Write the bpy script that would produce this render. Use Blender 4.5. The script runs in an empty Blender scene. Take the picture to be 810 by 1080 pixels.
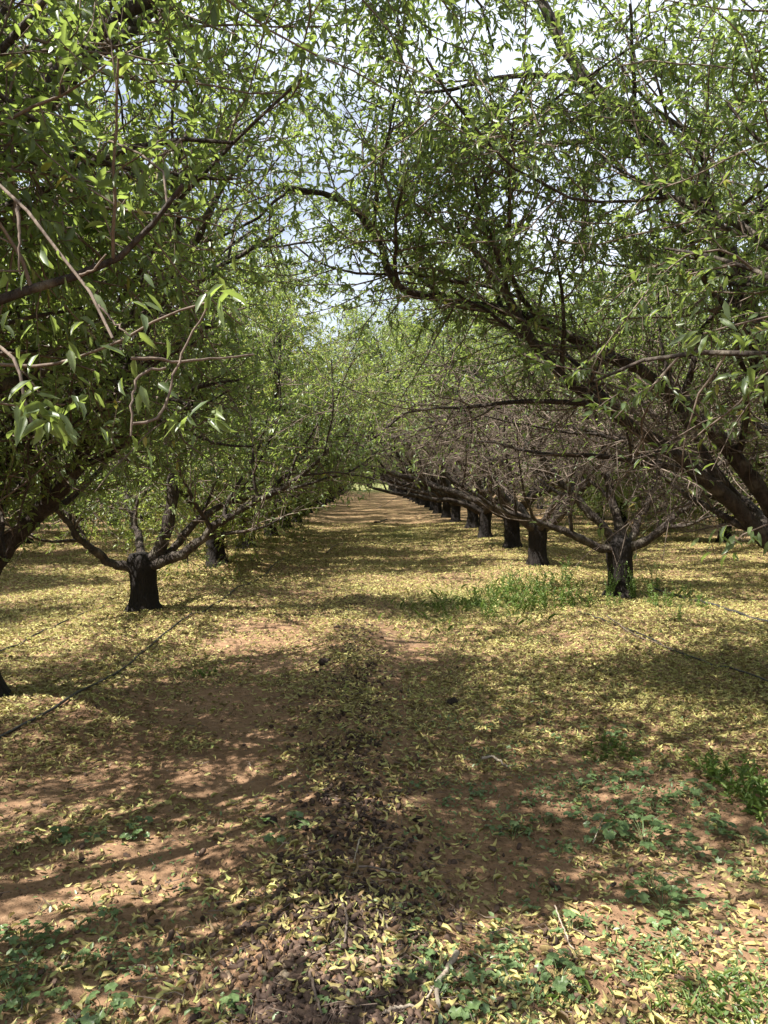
import bpy, math, random
import numpy as np
from mathutils import Matrix, Vector, Euler

R = math.radians
S = bpy.context.scene
COL = S.collection
rng = np.random.default_rng(11)
random.seed(5)

# ------------------------------------------------------------------ scene basics
def tag(o, label=None, cat=None, group=None, kind=None):
    if label: o['label'] = label
    if cat: o['category'] = cat
    if group: o['group'] = group
    if kind: o['kind'] = kind
    return o

def empty(name, loc, rz=0.0):
    o = bpy.data.objects.new(name, None)
    o.empty_display_size = 0.2
    COL.objects.link(o)
    o.location = loc
    o.rotation_euler = (0, 0, rz)
    return o

def link(name, mesh, parent=None):
    o = bpy.data.objects.new(name, mesh)
    COL.objects.link(o)
    if parent: o.parent = parent
    return o

CAM = np.array([0.0, 0.0, 1.5])
F = 816.0
PITCH, YAW = 2.46, -1.19
cam_rot = Euler((R(90 - PITCH), 0, R(YAW)))
CM = np.array(cam_rot.to_matrix())
cd = bpy.data.cameras.new('camera')
cam = bpy.data.objects.new('camera', cd)
COL.objects.link(cam)
cam.location = CAM
cam.rotation_euler = cam_rot
cd.sensor_fit = 'VERTICAL'
cd.sensor_height = 36.0
cd.lens = 36.0 * F / 1080.0
cd.clip_start = 0.05
cd.clip_end = 2000
S.camera = cam

def at(px, py, Y):
    """world point at forward distance Y that the photo shows at (px, py)"""
    v = CM @ np.array([(px - 405) / F, (540 - py) / F, -1.0])
    return CAM + v * (Y / v[1])

# ------------------------------------------------------------------ noise
def _hash(ix, iy, seed):
    h = (ix.astype(np.int64) * 374761393 + iy.astype(np.int64) * 668265263 + seed * 982451653) & 0x7fffffff
    h = ((h ^ (h >> 13)) * 1274126177) & 0x7fffffff
    h = h ^ (h >> 16)
    return (h & 0xffff) / 65535.0

def vnoise(x, y, seed=0):
    x = np.asarray(x, float); y = np.asarray(y, float)
    ix = np.floor(x); iy = np.floor(y)
    fx = x - ix; fy = y - iy
    fx = fx * fx * (3 - 2 * fx); fy = fy * fy * (3 - 2 * fy)
    a = _hash(ix, iy, seed); b = _hash(ix + 1, iy, seed)
    c = _hash(ix, iy + 1, seed); d = _hash(ix + 1, iy + 1, seed)
    return (a * (1 - fx) + b * fx) * (1 - fy) + (c * (1 - fx) + d * fx) * fy

def fbm(x, y, octs=3, seed=0):
    s = 0; a = 1; t = 0
    for i in range(octs):
        s = s + a * vnoise(x * 2 ** i, y * 2 ** i, seed + i * 17)
        t += a; a *= 0.5
    return s / t

def sstep(a, b, x):
    t = np.clip((np.asarray(x, float) - a) / (b - a), 0, 1)
    return t * t * (3 - 2 * t)

def ridge_x(y):
    return -0.13 + 0.05 * np.sin(y * 0.6) + 0.012 * y * sstep(6, 30, y)

def height(x, y):
    x = np.asarray(x, float); y = np.asarray(y, float)
    near = 1 - sstep(30, 80, y)
    h = (fbm(x * 0.5, y * 0.5, 2, 3) - 0.5) * 0.10 * near
    h = h + (fbm(x * 2.2, y * 2.2, 3, 9) - 0.5) * 0.055 * near
    h = h + (fbm(x * 9, y * 9, 3, 21) - 0.5) * 0.028 * (1 - sstep(10, 22, y))
    w = 0.30 + 0.10 * vnoise(y * 1.3, y * 0 + 4, 5)
    h = h + 0.085 * np.exp(-((x - ridge_x(y)) / w) ** 2) * (1 - 0.75 * sstep(6, 14, y)) * (0.7 + 0.6 * vnoise(y * 2.0, x * 2.0, 8))
    # shallow cross ripples on the worn lane further on
    h = h + 0.035 * (fbm(x * 0.45 + 7, y * 1.15, 2, 40) - 0.5) * 2 * sstep(8, 13, y) * near
    # soil drawn up along the rows
    h = h + 0.07 * np.exp(-((x + 2.4) / 0.8) ** 2) + 0.07 * np.exp(-((x - 2.95) / 0.8) ** 2)
    return h

def litter(x, y):
    x = np.asarray(x, float); y = np.asarray(y, float)
    n = fbm(x * 0.8, y * 0.8, 3, 61)
    n2 = fbm(x * 3, y * 3, 2, 77)
    m = np.where(x > 0.25, 0.40 + 0.54 * sstep(3.4, 5.4, y), 0.36 + 0.42 * sstep(5.0, 9, y))
    m = m + 0.42 * np.exp(-((x + 3.1) / 1.3) ** 2) * sstep(3.6, 5.5, y) + 0.2 * sstep(1.6, 2.6, x)
    m = m - 0.15 * np.exp(-((x - ridge_x(y)) / 0.33) ** 2) * (1 - sstep(2.4, 3.4, y)) + 0.25 * np.exp(-((x - ridge_x(y)) / 0.33) ** 2) * sstep(3.0, 4.0, y)
    bare = np.exp(-((x - 0.42) / 0.28) ** 2 - ((y - 6.4) / 0.7) ** 2) + np.exp(-((x + 1.05) / 0.5) ** 2 - ((y - 6.5) / 1.6) ** 2) * 0.7
    m = m + 0.22 * sstep(14, 24, y)
    m = m - 0.75 * bare
    return np.clip(m + (n - 0.5) * 1.25 + (n2 - 0.5) * 0.9, 0.02, 1.0)

# ------------------------------------------------------------------ materials
def mat(name):
    m = bpy.data.materials.new(name)
    m.use_nodes = True
    nt = m.node_tree
    for n in list(nt.nodes): nt.nodes.remove(n)
    out = nt.nodes.new('ShaderNodeOutputMaterial')
    return m, nt, out

def N(nt, t, **kw):
    n = nt.nodes.new(t)
    for k, v in kw.items():
        if k in n.inputs: n.inputs[k].default_value = v
        else: setattr(n, k, v)
    return n

def ramp(nt, stops, interp='LINEAR'):
    n = nt.nodes.new('ShaderNodeValToRGB')
    e = n.color_ramp.elements
    n.color_ramp.interpolation = interp
    while len(e) < len(stops): e.new(0.5)
    for el, (p, c) in zip(e, stops):
        el.position = p
        el.color = (*c, 1)
    return n

def leaf_material(name, stops, trans, tfac, rough=0.42, objvar=0.25, spec=0.5):
    m, nt, out = mat(name)
    a = N(nt, 'ShaderNodeAttribute', attribute_name='tint')
    oi = N(nt, 'ShaderNodeObjectInfo')
    ma = N(nt, 'ShaderNodeMath', operation='MULTIPLY_ADD')
    nt.links.new(oi.outputs['Random'], ma.inputs[0])
    ma.inputs[1].default_value = objvar
    nt.links.new(a.outputs['Fac'], ma.inputs[2])
    sb = N(nt, 'ShaderNodeMath', operation='SUBTRACT')
    nt.links.new(ma.outputs[0], sb.inputs[0]); sb.inputs[1].default_value = objvar / 2
    rp = ramp(nt, stops)
    nt.links.new(sb.outputs[0], rp.inputs[0])
    tc = N(nt, 'ShaderNodeTexCoord')
    nz = N(nt, 'ShaderNodeTexNoise', Scale=55.0, Detail=2.0)
    nt.links.new(tc.outputs['Object'], nz.inputs['Vector'])
    hv = N(nt, 'ShaderNodeHueSaturation')
    mr = N(nt, 'ShaderNodeMapRange')
    mr.inputs['To Min'].default_value = 0.72; mr.inputs['To Max'].default_value = 1.28
    mr.inputs['From Min'].default_value = 0.3; mr.inputs['From Max'].default_value = 0.7
    nt.links.new(nz.outputs[0], mr.inputs['Value'])
    nt.links.new(mr.outputs[0], hv.inputs['Value'])
    nt.links.new(rp.outputs[0], hv.inputs['Color'])
    p = N(nt, 'ShaderNodeBsdfPrincipled', Roughness=rough)
    p.inputs['Specular IOR Level'].default_value = spec
    nt.links.new(hv.outputs[0], p.inputs['Base Color'])
    t = N(nt, 'ShaderNodeBsdfTranslucent')
    mx = N(nt, 'ShaderNodeMix', data_type='RGBA', blend_type='MIX')
    mx.inputs[0].default_value = 0.65
    nt.links.new(hv.outputs[0], mx.inputs[6])
    mx.inputs[7].default_value = (*trans, 1)
    nt.links.new(mx.outputs[2], t.inputs['Color'])
    ms = N(nt, 'ShaderNodeMixShader')
    ms.inputs[0].default_value = tfac
    nt.links.new(p.outputs[0], ms.inputs[1]); nt.links.new(t.outputs[0], ms.inputs[2])
    nt.links.new(ms.outputs[0], out.inputs['Surface'])
    return m

M = {}
M['leaf'] = leaf_material('almond_leaf', [(0.0, (0.060, 0.092, 0.046)), (0.45, (0.110, 0.156, 0.074)), (0.8, (0.180, 0.222, 0.085)), (0.95, (0.26, 0.26, 0.075)), (1.0, (0.38, 0.32, 0.09))],
                          (0.38, 0.50, 0.08), 0.50, rough=0.36)
M['litter'] = leaf_material('fallen_leaf', [(0.0, (0.09, 0.052, 0.030)), (0.2, (0.20, 0.135, 0.065)), (0.4, (0.34, 0.285, 0.11)), (0.75, (0.47, 0.44, 0.165)), (1.0, (0.34, 0.40, 0.12))],
                            (0.45, 0.42, 0.12), 0.2, rough=0.55, objvar=0.0, spec=0.35)
M['mallow'] = leaf_material('mallow_leaf', [(0.0, (0.07, 0.115, 0.045)), (0.6, (0.12, 0.18, 0.07)), (1.0, (0.19, 0.25, 0.10))],
                            (0.16, 0.30, 0.06), 0.3, rough=0.4, objvar=0.2)
M['weed'] = leaf_material('weed_leaf', [(0.0, (0.07, 0.13, 0.028)), (0.6, (0.13, 0.20, 0.045)), (1.0, (0.22, 0.27, 0.075))],
                          (0.22, 0.34, 0.05), 0.38, rough=0.5, objvar=0.2)

def bark_material(name, c1, c2, c3, scale, bump, patch=4.5):
    m, nt, out = mat(name)
    tc = N(nt, 'ShaderNodeTexCoord')
    mp = N(nt, 'ShaderNodeMapping')
    mp.inputs['Scale'].default_value = (1, 1, 0.35)
    nt.links.new(tc.outputs['Object'], mp.inputs['Vector'])
    n1 = N(nt, 'ShaderNodeTexNoise', Scale=scale, Detail=6.0, Roughness=0.65)
    nt.links.new(mp.outputs[0], n1.inputs['Vector'])
    n2 = N(nt, 'ShaderNodeTexNoise', Scale=patch, Detail=4.0)
    nt.links.new(tc.outputs['Object'], n2.inputs['Vector'])
    r1 = ramp(nt, [(0.3, c1), (0.7, c2)])
    nt.links.new(n1.outputs[0], r1.inputs[0])
    r2 = ramp(nt, [(0.52, (0, 0, 0)), (0.68, (1, 1, 1))])
    nt.links.new(n2.outputs[0], r2.inputs[0])
    mx = N(nt, 'ShaderNodeMix', data_type='RGBA')
    ml = N(nt, 'ShaderNodeMath', operation='MULTIPLY'); ml.inputs[1].default_value = 0.6
    nt.links.new(r2.outputs[0], ml.inputs[0])
    nt.links.new(ml.outputs[0], mx.inputs[0])
    nt.links.new(r1.outputs[0], mx.inputs[6]); mx.inputs[7].default_value = (*c3, 1)
    p = N(nt, 'ShaderNodeBsdfPrincipled', Roughness=0.85)
    p.inputs['Specular IOR Level'].default_value = 0.25
    nt.links.new(mx.outputs[2], p.inputs['Base Color'])
    v = N(nt, 'ShaderNodeTexVoronoi', Scale=scale * 1.6, feature='DISTANCE_TO_EDGE')
    nt.links.new(mp.outputs[0], v.inputs['Vector'])
    ad = N(nt, 'ShaderNodeMath', operation='ADD')
    nt.links.new(v.outputs[0], ad.inputs[0]); nt.links.new(n1.outputs[0], ad.inputs[1])
    b = N(nt, 'ShaderNodeBump', Strength=bump, Distance=0.02)
    nt.links.new(ad.outputs[0], b.inputs['Height'])
    nt.links.new(b.outputs[0], p.inputs['Normal'])
    nt.links.new(p.outputs[0], out.inputs['Surface'])
    return m

M['trunk'] = bark_material('dark_trunk_bark', (0.006, 0.005, 0.0045), (0.020, 0.015, 0.013), (0.026, 0.019, 0.015), 20, 1.0)
M['bark'] = bark_material('limb_bark', (0.018, 0.014, 0.012), (0.068, 0.052, 0.043), (0.15, 0.13, 0.10), 26, 1.0, 9)
M['twig'] = bark_material('twig_bark', (0.075, 0.053, 0.042), (0.18, 0.14, 0.112), (0.24, 0.195, 0.16), 30, 0.3)
M['stick'] = bark_material('dry_stick', (0.22, 0.17, 0.13), (0.42, 0.36, 0.29), (0.30, 0.25, 0.20), 30, 0.4)
M['nut'] = leaf_material('almond_hull', [(0.0, (0.045, 0.030, 0.024)), (0.45, (0.105, 0.068, 0.049)), (0.72, (0.16, 0.105, 0.075)), (0.9, (0.33, 0.235, 0.155)), (1.0, (0.45, 0.35, 0.24))], (0.1, 0.06, 0.04), 0.0, rough=0.8, objvar=0.6, spec=0.2)
M['clod'] = bark_material('dark_clod', (0.02, 0.014, 0.012), (0.06, 0.040, 0.032), (0.05, 0.04, 0.03), 40, 0.8)

def plain(name, c, rough):
    m, nt, out = mat(name)
    tc = N(nt, 'ShaderNodeTexCoord')
    nz = N(nt, 'ShaderNodeTexNoise', Scale=14.0, Detail=5.0)
    nt.links.new(tc.outputs['Object'], nz.inputs['Vector'])
    r = ramp(nt, [(0.35, c), (0.62, tuple(x * 1.9 for x in c)), (0.75, (0.20, 0.13, 0.09))])
    nt.links.new(nz.outputs[0], r.inputs[0])
    p = N(nt, 'ShaderNodeBsdfPrincipled', Roughness=rough)
    nt.links.new(r.outputs[0], p.inputs['Base Color'])
    nt.links.new(p.outputs[0], out.inputs['Surface'])
    return m
M['hose'] = plain('black_hose', (0.018, 0.017, 0.017), 0.5)

def ground_material():
    m, nt, out = mat('orchard_soil')
    L = nt.links.new
    tc = N(nt, 'ShaderNodeTexCoord')
    co = tc.outputs['Object']
    n1 = N(nt, 'ShaderNodeTexNoise', Scale=1.1, Detail=5.0, Roughness=0.6); L(co, n1.inputs['Vector'])
    n2 = N(nt, 'ShaderNodeTexNoise', Scale=26.0, Detail=8.0, Roughness=0.7); L(co, n2.inputs['Vector'])
    soil = ramp(nt, [(0.25, (0.130, 0.074, 0.044)), (0.5, (0.235, 0.142, 0.084)), (0.75, (0.36, 0.240, 0.150))])
    am = N(nt, 'ShaderNodeMath', operation='MULTIPLY_ADD'); L(n2.outputs[0], am.inputs[0]); am.inputs[1].default_value = 0.7
    am2 = N(nt, 'ShaderNodeMath', operation='MULTIPLY_ADD'); L(n1.outputs[0], am2.inputs[0]); am2.inputs[1].default_value = 0.5; am2.inputs[2].default_value = -0.1
    L(am2.outputs[0], am.inputs[2]); L(am.outputs[0], soil.inputs[0])
    # crumbs of organic matter
    vr = N(nt, 'ShaderNodeTexVoronoi', Scale=70.0); L(co, vr.inputs['Vector'])
    crumb = ramp(nt, [(0.0, (1, 1, 1)), (0.34, (0, 0, 0))]); L(vr.outputs['Distance'], crumb.inputs[0])
    sep = N(nt, 'ShaderNodeSeparateColor'); L(vr.outputs['Color'], sep.inputs[0])
    th = N(nt, 'ShaderNodeMath', operation='GREATER_THAN'); L(sep.outputs[0], th.inputs[0]); th.inputs[1].default_value = 0.62
    cm = N(nt, 'ShaderNodeMath', operation='MULTIPLY'); L(crumb.outputs[0], cm.inputs[0]); L(th.outputs[0], cm.inputs[1])
    mx1 = N(nt, 'ShaderNodeMix', data_type='RGBA'); L(cm.outputs[0], mx1.inputs[0]); L(soil.outputs[0], mx1.inputs[6]); mx1.inputs[7].default_value = (0.07, 0.042, 0.028, 1)
    # fine litter cover that the mesh leaves thin out into
    at_ = N(nt, 'ShaderNodeAttribute', attribute_name='litter')
    wv = N(nt, 'ShaderNodeTexNoise', Scale=9.0, Detail=3.0); L(co, wv.inputs['Vector'])
    wm = N(nt, 'ShaderNodeMix', data_type='VECTOR'); wm.inputs[0].default_value = 0.08
    L(co, wm.inputs[4]); L(wv.outputs['Color'], wm.inputs[5])
    v2 = N(nt, 'ShaderNodeTexVoronoi', Scale=30.0); L(wm.outputs[1], v2.inputs['Vector'])
    s2 = N(nt, 'ShaderNodeSeparateColor'); L(v2.outputs['Color'], s2.inputs[0])
    lc = ramp(nt, [(0.0, (0.12, 0.072, 0.038)), (0.3, (0.25, 0.185, 0.085)), (0.65, (0.38, 0.33, 0.14)), (1.0, (0.49, 0.45, 0.19))]); L(s2.outputs[0], lc.inputs[0])
    lm = N(nt, 'ShaderNodeMath', operation='LESS_THAN'); L(s2.outputs[1], lm.inputs[0]); L(at_.outputs['Fac'], lm.inputs[1])
    edge = ramp(nt, [(0.30, (1, 1, 1)), (0.52, (0, 0, 0))]); L(v2.outputs['Distance'], edge.inputs[0])
    lmm = N(nt, 'ShaderNodeMath', operation='MULTIPLY'); L(lm.outputs[0], lmm.inputs[0]); L(edge.outputs[0], lmm.inputs[1])
    mx2 = N(nt, 'ShaderNodeMix', data_type='RGBA'); L(lmm.outputs[0], mx2.inputs[0]); L(mx1.outputs[2], mx2.inputs[6]); L(lc.outputs[0], mx2.inputs[7])
    # low green cover in patches
    ag = N(nt, 'ShaderNodeAttribute', attribute_name='green')
    n3 = N(nt, 'ShaderNodeTexNoise', Scale=22.0, Detail=4.0); L(co, n3.inputs['Vector'])
    gm = N(nt, 'ShaderNodeMath', operation='MULTIPLY'); L(ag.outputs['Fac'], gm.inputs[0])
    g1 = ramp(nt, [(0.4, (0, 0, 0)), (0.55, (1, 1, 1))]); L(n3.outputs[0], g1.inputs[0]); L(g1.outputs[0], gm.inputs[1])
    mx3 = N(nt, 'ShaderNodeMix', data_type='RGBA'); L(gm.outputs[0], mx3.inputs[0]); L(mx2.outputs[2], mx3.inputs[6]); mx3.inputs[7].default_value = (0.13, 0.20, 0.05, 1)
    p = N(nt, 'ShaderNodeBsdfPrincipled', Roughness=0.95)
    p.inputs['Specular IOR Level'].default_value = 0.15
    L(mx3.outputs[2], p.inputs['Base Color'])
    h1 = N(nt, 'ShaderNodeMath', operation='MULTIPLY_ADD'); L(lmm.outputs[0], h1.inputs[0]); h1.inputs[1].default_value = 0.5; L(n2.outputs[0], h1.inputs[2])
    h2 = N(nt, 'ShaderNodeMath', operation='MULTIPLY_ADD'); L(cm.outputs[0], h2.inputs[0]); h2.inputs[1].default_value = 0.7; L(h1.outputs[0], h2.inputs[2])
    b = N(nt, 'ShaderNodeBump', Strength=0.9, Distance=0.018); L(h2.outputs[0], b.inputs['Height'])
    L(b.outputs[0], p.inputs['Normal'])
    L(p.outputs[0], out.inputs['Surface'])
    return m
M['soil'] = ground_material()

# ------------------------------------------------------------------ mesh building
def make_mesh(name, verts, faces_list, material, attrs=None, smooth=True):
    """faces_list: list of int arrays (F,3) or (F,4)"""
    me = bpy.data.meshes.new(name)
    verts = np.asarray(verts, np.float32)
    fl = [np.asarray(f, np.int32) for f in faces_list if len(f)]
    loops = np.concatenate([f.ravel() for f in fl])
    tot = np.concatenate([np.full(len(f), f.shape[1], np.int32) for f in fl])
    start = np.concatenate([[0], np.cumsum(tot)[:-1]]).astype(np.int32)
    me.vertices.add(len(verts)); me.vertices.foreach_set('co', verts.ravel())
    me.loops.add(len(loops)); me.loops.foreach_set('vertex_index', loops)
    me.polygons.add(len(tot)); me.polygons.foreach_set('loop_start', start)
    if smooth: me.polygons.foreach_set('use_smooth', np.ones(len(tot), bool))
    if attrs:
        for k, v in attrs.items():
            a = me.attributes.new(k, 'FLOAT', 'POINT')
            a.data.foreach_set('value', np.asarray(v, np.float32))
    me.update(calc_edges=True)
    me.materials.append(material)
    return me

def norm(v):
    return v / np.maximum(np.linalg.norm(v, axis=-1, keepdims=True), 1e-9)

class Wood:
    def __init__(self): self.V = []; self.Q = []; self.n = 0
    def add(self, pts, rad, sides, rough=0.0):
        pts = np.asarray(pts, float); rad = np.asarray(rad, float)
        if pts.ndim == 2: pts = pts[None]; rad = rad[None]
        B, n, _ = pts.shape
        if B == 0: return
        t = np.gradient(pts, axis=1); t = norm(t)
        chord = norm(pts[:, -1] - pts[:, 0])
        ref = np.where(np.abs(chord[:, 2:3]) < 0.8, np.array([[0, 0, 1.0]]), np.array([[1.0, 0, 0]]))
        ref = norm(ref - chord * (ref * chord).sum(-1, keepdims=True))
        u = norm(np.cross(t, np.broadcast_to(ref[:, None], t.shape)))
        v = np.cross(t, u)
        a = np.arange(sides) * 2 * math.pi / sides
        ca, sa = np.cos(a), np.sin(a)
        rr = rad[..., None, None] * np.ones((1, 1, sides, 1))
        if rough: rr = rr * (1 + rng.normal(0, rough, (B, n, sides, 1)))
        ring = pts[:, :, None] + rr * (u[:, :, None] * ca[None, None, :, None] + v[:, :, None] * sa[None, None, :, None])
        self.V.append(ring.reshape(-1, 3))
        idx = self.n + np.arange(B * n * sides).reshape(B, n, sides)
        q = np.stack([idx[:, :-1], np.roll(idx[:, :-1], -1, 2), np.roll(idx[:, 1:], -1, 2), idx[:, 1:]], -1)
        self.Q.append(q.reshape(-1, 4))
        self.n += B * n * sides
    def mesh(self, name, material):
        return make_mesh(name, np.concatenate(self.V), [np.concatenate(self.Q)], material)

LEAF_S = np.array([0, .28, .28, .28, .68, .68, .68, 1.0])
LEAF_W = np.array([0, -.46, 0, .46, -.36, 0, .36, 0])
LEAF_H = np.array([0, .075, 0, .075, .05, -.03, .05, -.10])
LEAF_T = np.array([[0, 2, 1], [0, 3, 2], [4, 5, 7], [5, 6, 7]])
LEAF_Q = np.array([[1, 2, 5, 4], [2, 3, 6, 5]])
def leaves_mesh(name, pos, axis, nrm, L, W, tint, material, curl=1.0):
    side = norm(np.cross(axis, nrm)); nrm = np.cross(side, axis)
    cu = (curl * rng.uniform(0.2, 2.4, len(pos)))[:, None, None]
    V = (pos[:, None] + axis[:, None] * (LEAF_S[None, :, None] * L[:, None, None])
         + side[:, None] * (LEAF_W[None, :, None] * W[:, None, None])
         + nrm[:, None] * (LEAF_H[None, :, None] * L[:, None, None] * cu))
    off = (np.arange(len(pos)) * 8)[:, None, None]
    return make_mesh(name, V.reshape(-1, 3), [(LEAF_T[None] + off).reshape(-1, 3), (LEAF_Q[None] + off).reshape(-1, 4)],
                     material, {'tint': np.repeat(tint, 8)})

# ------------------------------------------------------------------ trees
def resample(pts, n):
    """Catmull-Rom through the points, n even samples"""
    p = np.asarray(pts, float)
    P = np.vstack([2 * p[0] - p[1], p, 2 * p[-1] - p[-2]])
    out = []
    for i in range(len(p) - 1):
        a, b, c, d = P[i:i + 4]
        for t in np.linspace(0, 1, 12, endpoint=False):
            out.append(0.5 * ((2 * b) + (c - a) * t + (2 * a - 5 * b + 4 * c - d) * t * t + (3 * b - a - 3 * c + d) * t ** 3))
    out.append(p[-1]); out = np.array(out)
    s = np.concatenate([[0], np.cumsum(np.linalg.norm(np.diff(out, axis=0), axis=1))])
    q = np.linspace(0, s[-1], n)
    return np.stack([np.interp(q, s, out[:, k]) for k in range(3)], 1)

def grow(st, d, ln, n, jit, up, g):
    B = len(st)
    pts = np.empty((B, n, 3)); pts[:, 0] = st
    d = d.copy(); step = (ln / (n - 1))[:, None]
    drift = g.normal(0, jit * 0.5, (B, 3))
    for i in range(1, n):
        d = norm(d + g.normal(0, jit, (B, 3)) + drift * 0.35 + np.array([0, 0, up]))
        pts[:, i] = pts[:, i - 1] + d * step
    return pts

def spawn(pts, rad, k, t0, t1, amean, asd, g):
    B, n, _ = pts.shape
    t = t0 + (t1 - t0) * (np.arange(k)[None] + g.uniform(0, 1, (B, k))) / k
    f = t * (n - 1); i = np.minimum(f.astype(int), n - 2); fr = f - i
    b = np.arange(B)[:, None]
    p = pts[b, i] * (1 - fr[..., None]) + pts[b, i + 1] * fr[..., None]
    r = rad[b, i] * (1 - fr) + rad[b, i + 1] * fr
    d = norm(pts[b, i + 1] - pts[b, i])
    rv = norm(g.normal(0, 1, d.shape))
    perp = norm(rv - d * (rv * d).sum(-1, keepdims=True))
    a = np.radians(g.normal(amean, asd, t.shape))[..., None]
    nd = d * np.cos(a) + perp * np.sin(a)
    return p.reshape(-1, 3), nd.reshape(-1, 3), r.ravel(), t.ravel()

def taper(r0, r1, n, power=0.8):
    s = np.linspace(0, 1, n)[None] ** power
    return r0[:, None] * (1 - s) + r1[:, None] * s

def build_tree(seed, limbs=None, n_rand=5, az0=None, trunk_h=0.6, trunk_r=0.17, leafy=1.0, bare_z=(0.6, 1.0), bare_floor=0.3,
               dens=1.0, camloc=None, clear=1.25, leaf_scale=1.0, extra=None, lean=0.0, kmul=1.0, keep=None, foot=None, limb_len=1.0, skirt=None, tint=0.42):
    """returns dict of meshes in tree-local coordinates (origin at the foot of the trunk)"""
    g = np.random.default_rng(seed)
    def ok(pts):
        sk = np.ones(len(pts), bool)
        if skirt:   # boughs over the lane were pruned or browsed up to a rising line
            rr_ = np.hypot(pts[:, -1, 0], pts[:, -1, 1])
            sk = pts[:, -1, 2] > skirt[0] + skirt[1] * np.maximum(rr_ - 0.7, 0)
        if camloc is None: return sk
        kf = np.ones(len(pts), bool) if keep is None else keep(pts[:, -1] + foot)
        d = np.linalg.norm(pts - camloc, axis=-1)
        rel = pts - camloc
        front = (rel[..., 1] > -0.1) & (rel[..., 1] < clear + 0.55) & (np.abs(rel[..., 0]) < 0.72 * np.maximum(rel[..., 1], 0) + 0.2) & (rel[..., 2] < 0.75 * rel[..., 1] + 0.3)
        return sk & kf & ~((d < clear) | front).any(-1)
    # trunk: short, stout, flared foot, knobbly crotch
    nz, ns = 12, 18
    zz = np.linspace(-0.12, trunk_h + 0.10, nz); th = np.arange(ns) * 2 * math.pi / ns
    prof = np.interp(zz / trunk_h, [-0.2, 0.0, 0.15, 0.5, 0.8, 1.0, 1.2], [1.62, 1.34, 1.06, 0.94, 1.0, 1.12, 0.75]) * trunk_r
    lob = 1 + (0.07 + 0.10 * np.exp(-np.maximum(zz[:, None], 0) / 0.08)) * np.sin(th[None] * 3 + g.uniform(0, 6) + zz[:, None] * 1.5) + 0.06 * np.sin(th[None] * 5 + g.uniform(0, 6)) + g.normal(0, 0.025, (nz, ns))
    lx = lean * zz[:, None] + 0.02 * np.sin(zz[:, None] * 6 + g.uniform(0, 6))
    rr = prof[:, None] * lob
    V = np.stack([rr * np.cos(th) + lx, rr * np.sin(th), np.broadcast_to(zz[:, None], rr.shape)], -1).reshape(-1, 3)
    idx = np.arange(nz * ns).reshape(nz, ns)
    Q = np.stack([idx[:-1], np.roll(idx[:-1], -1, 1), np.roll(idx[1:], -1, 1), idx[1:]], -1).reshape(-1, 4)
    V = np.vstack([V, [[lean * trunk_h, 0, trunk_h + 0.12]]])
    T = np.stack([idx[-1], np.roll(idx[-1], -1), np.full(ns, nz * ns)], -1)
    out = {'trunk': make_mesh('trunk', V, [Q, T], M['trunk']), 'limbs': []}
    top = np.array([lean * trunk_h, 0, trunk_h])
    specs = []
    for lm in (limbs or []):
        pts = resample(lm['pts'], 16)
        pts[2:] += g.normal(0, 0.012, pts[2:].shape)
        specs.append((pts, lm.get('r0', 0.07), lm.get('r1', 0.016), lm.get('k', 9), lm.get('leaf', 1.0)))
    a0 = az0 if az0 is not None else g.uniform(0, 6.28)
    for j in range(n_rand):
        a = a0 + j * 2 * math.pi / max(n_rand, 1) + g.normal(0, 0.22)
        el = R(g.uniform(28, 50))
        d = np.array([[math.cos(a) * math.cos(el), math.sin(a) * math.cos(el), math.sin(el)]])
        st = top + np.array([math.cos(a), math.sin(a), 0]) * trunk_r * 0.35 - np.array([0, 0, 0.06])
        pts = grow(st[None], d, np.array([g.uniform(3.3, 4.5) * limb_len]), 16, 0.10, 0.035, g)[0]
        specs.append((pts, g.uniform(0.058, 0.082), 0.014, 10, 1.0))
    LP, LA, LN, LL, LW, LT = [], [], [], [], [], []
    def add_leaves(pts, per, t0, mult=1.0):
        if not len(pts): return
        p, d, _, _ = spawn(pts, np.zeros(pts.shape[:2]), per, t0, 1.0, 52, 18, g)
        kp = g.uniform(0, 1, len(p)) < leafy * mult * (bare_floor + (1 - bare_floor) * sstep(bare_z[0], bare_z[1], p[:, 2] + 0.5 * (vnoise(p[:, 0] * 1.3 + seed, p[:, 1] * 1.3 + p[:, 2]) - 0.5)))
        # leafy and thin clumps through the crown
        cl = vnoise(p[:, 0] * 1.6 + p[:, 2] * 0.9 + seed * 3.1, p[:, 1] * 1.6 + p[:, 2] * 1.1, 5)
        kp &= g.uniform(0, 1, len(p)) < np.clip(0.25 + 1.5 * cl, 0, 1)
        kp &= ok(p[:, None, :])
        p, d = p[kp], d[kp]
        m = len(p)
        if not m: return
        d = norm(d + np.array([0, 0, -0.27]) + g.normal(0, 0.18, (m, 3)))
        nr = norm(g.normal(0, 0.55, (m, 3)) + np.array([0, 0, 1.0]))
        LP.append(p); LA.append(d); LN.append(nr)
        L = g.uniform(0.032, 0.066, m) * leaf_scale
        LL.append(L); LW.append(L * g.uniform(0.27, 0.42, m))
        LT.append(np.clip(g.normal(tint, 0.19, m), 0, 0.93) + (g.uniform(0, 1, m) < 0.03) * 0.5)
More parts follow.
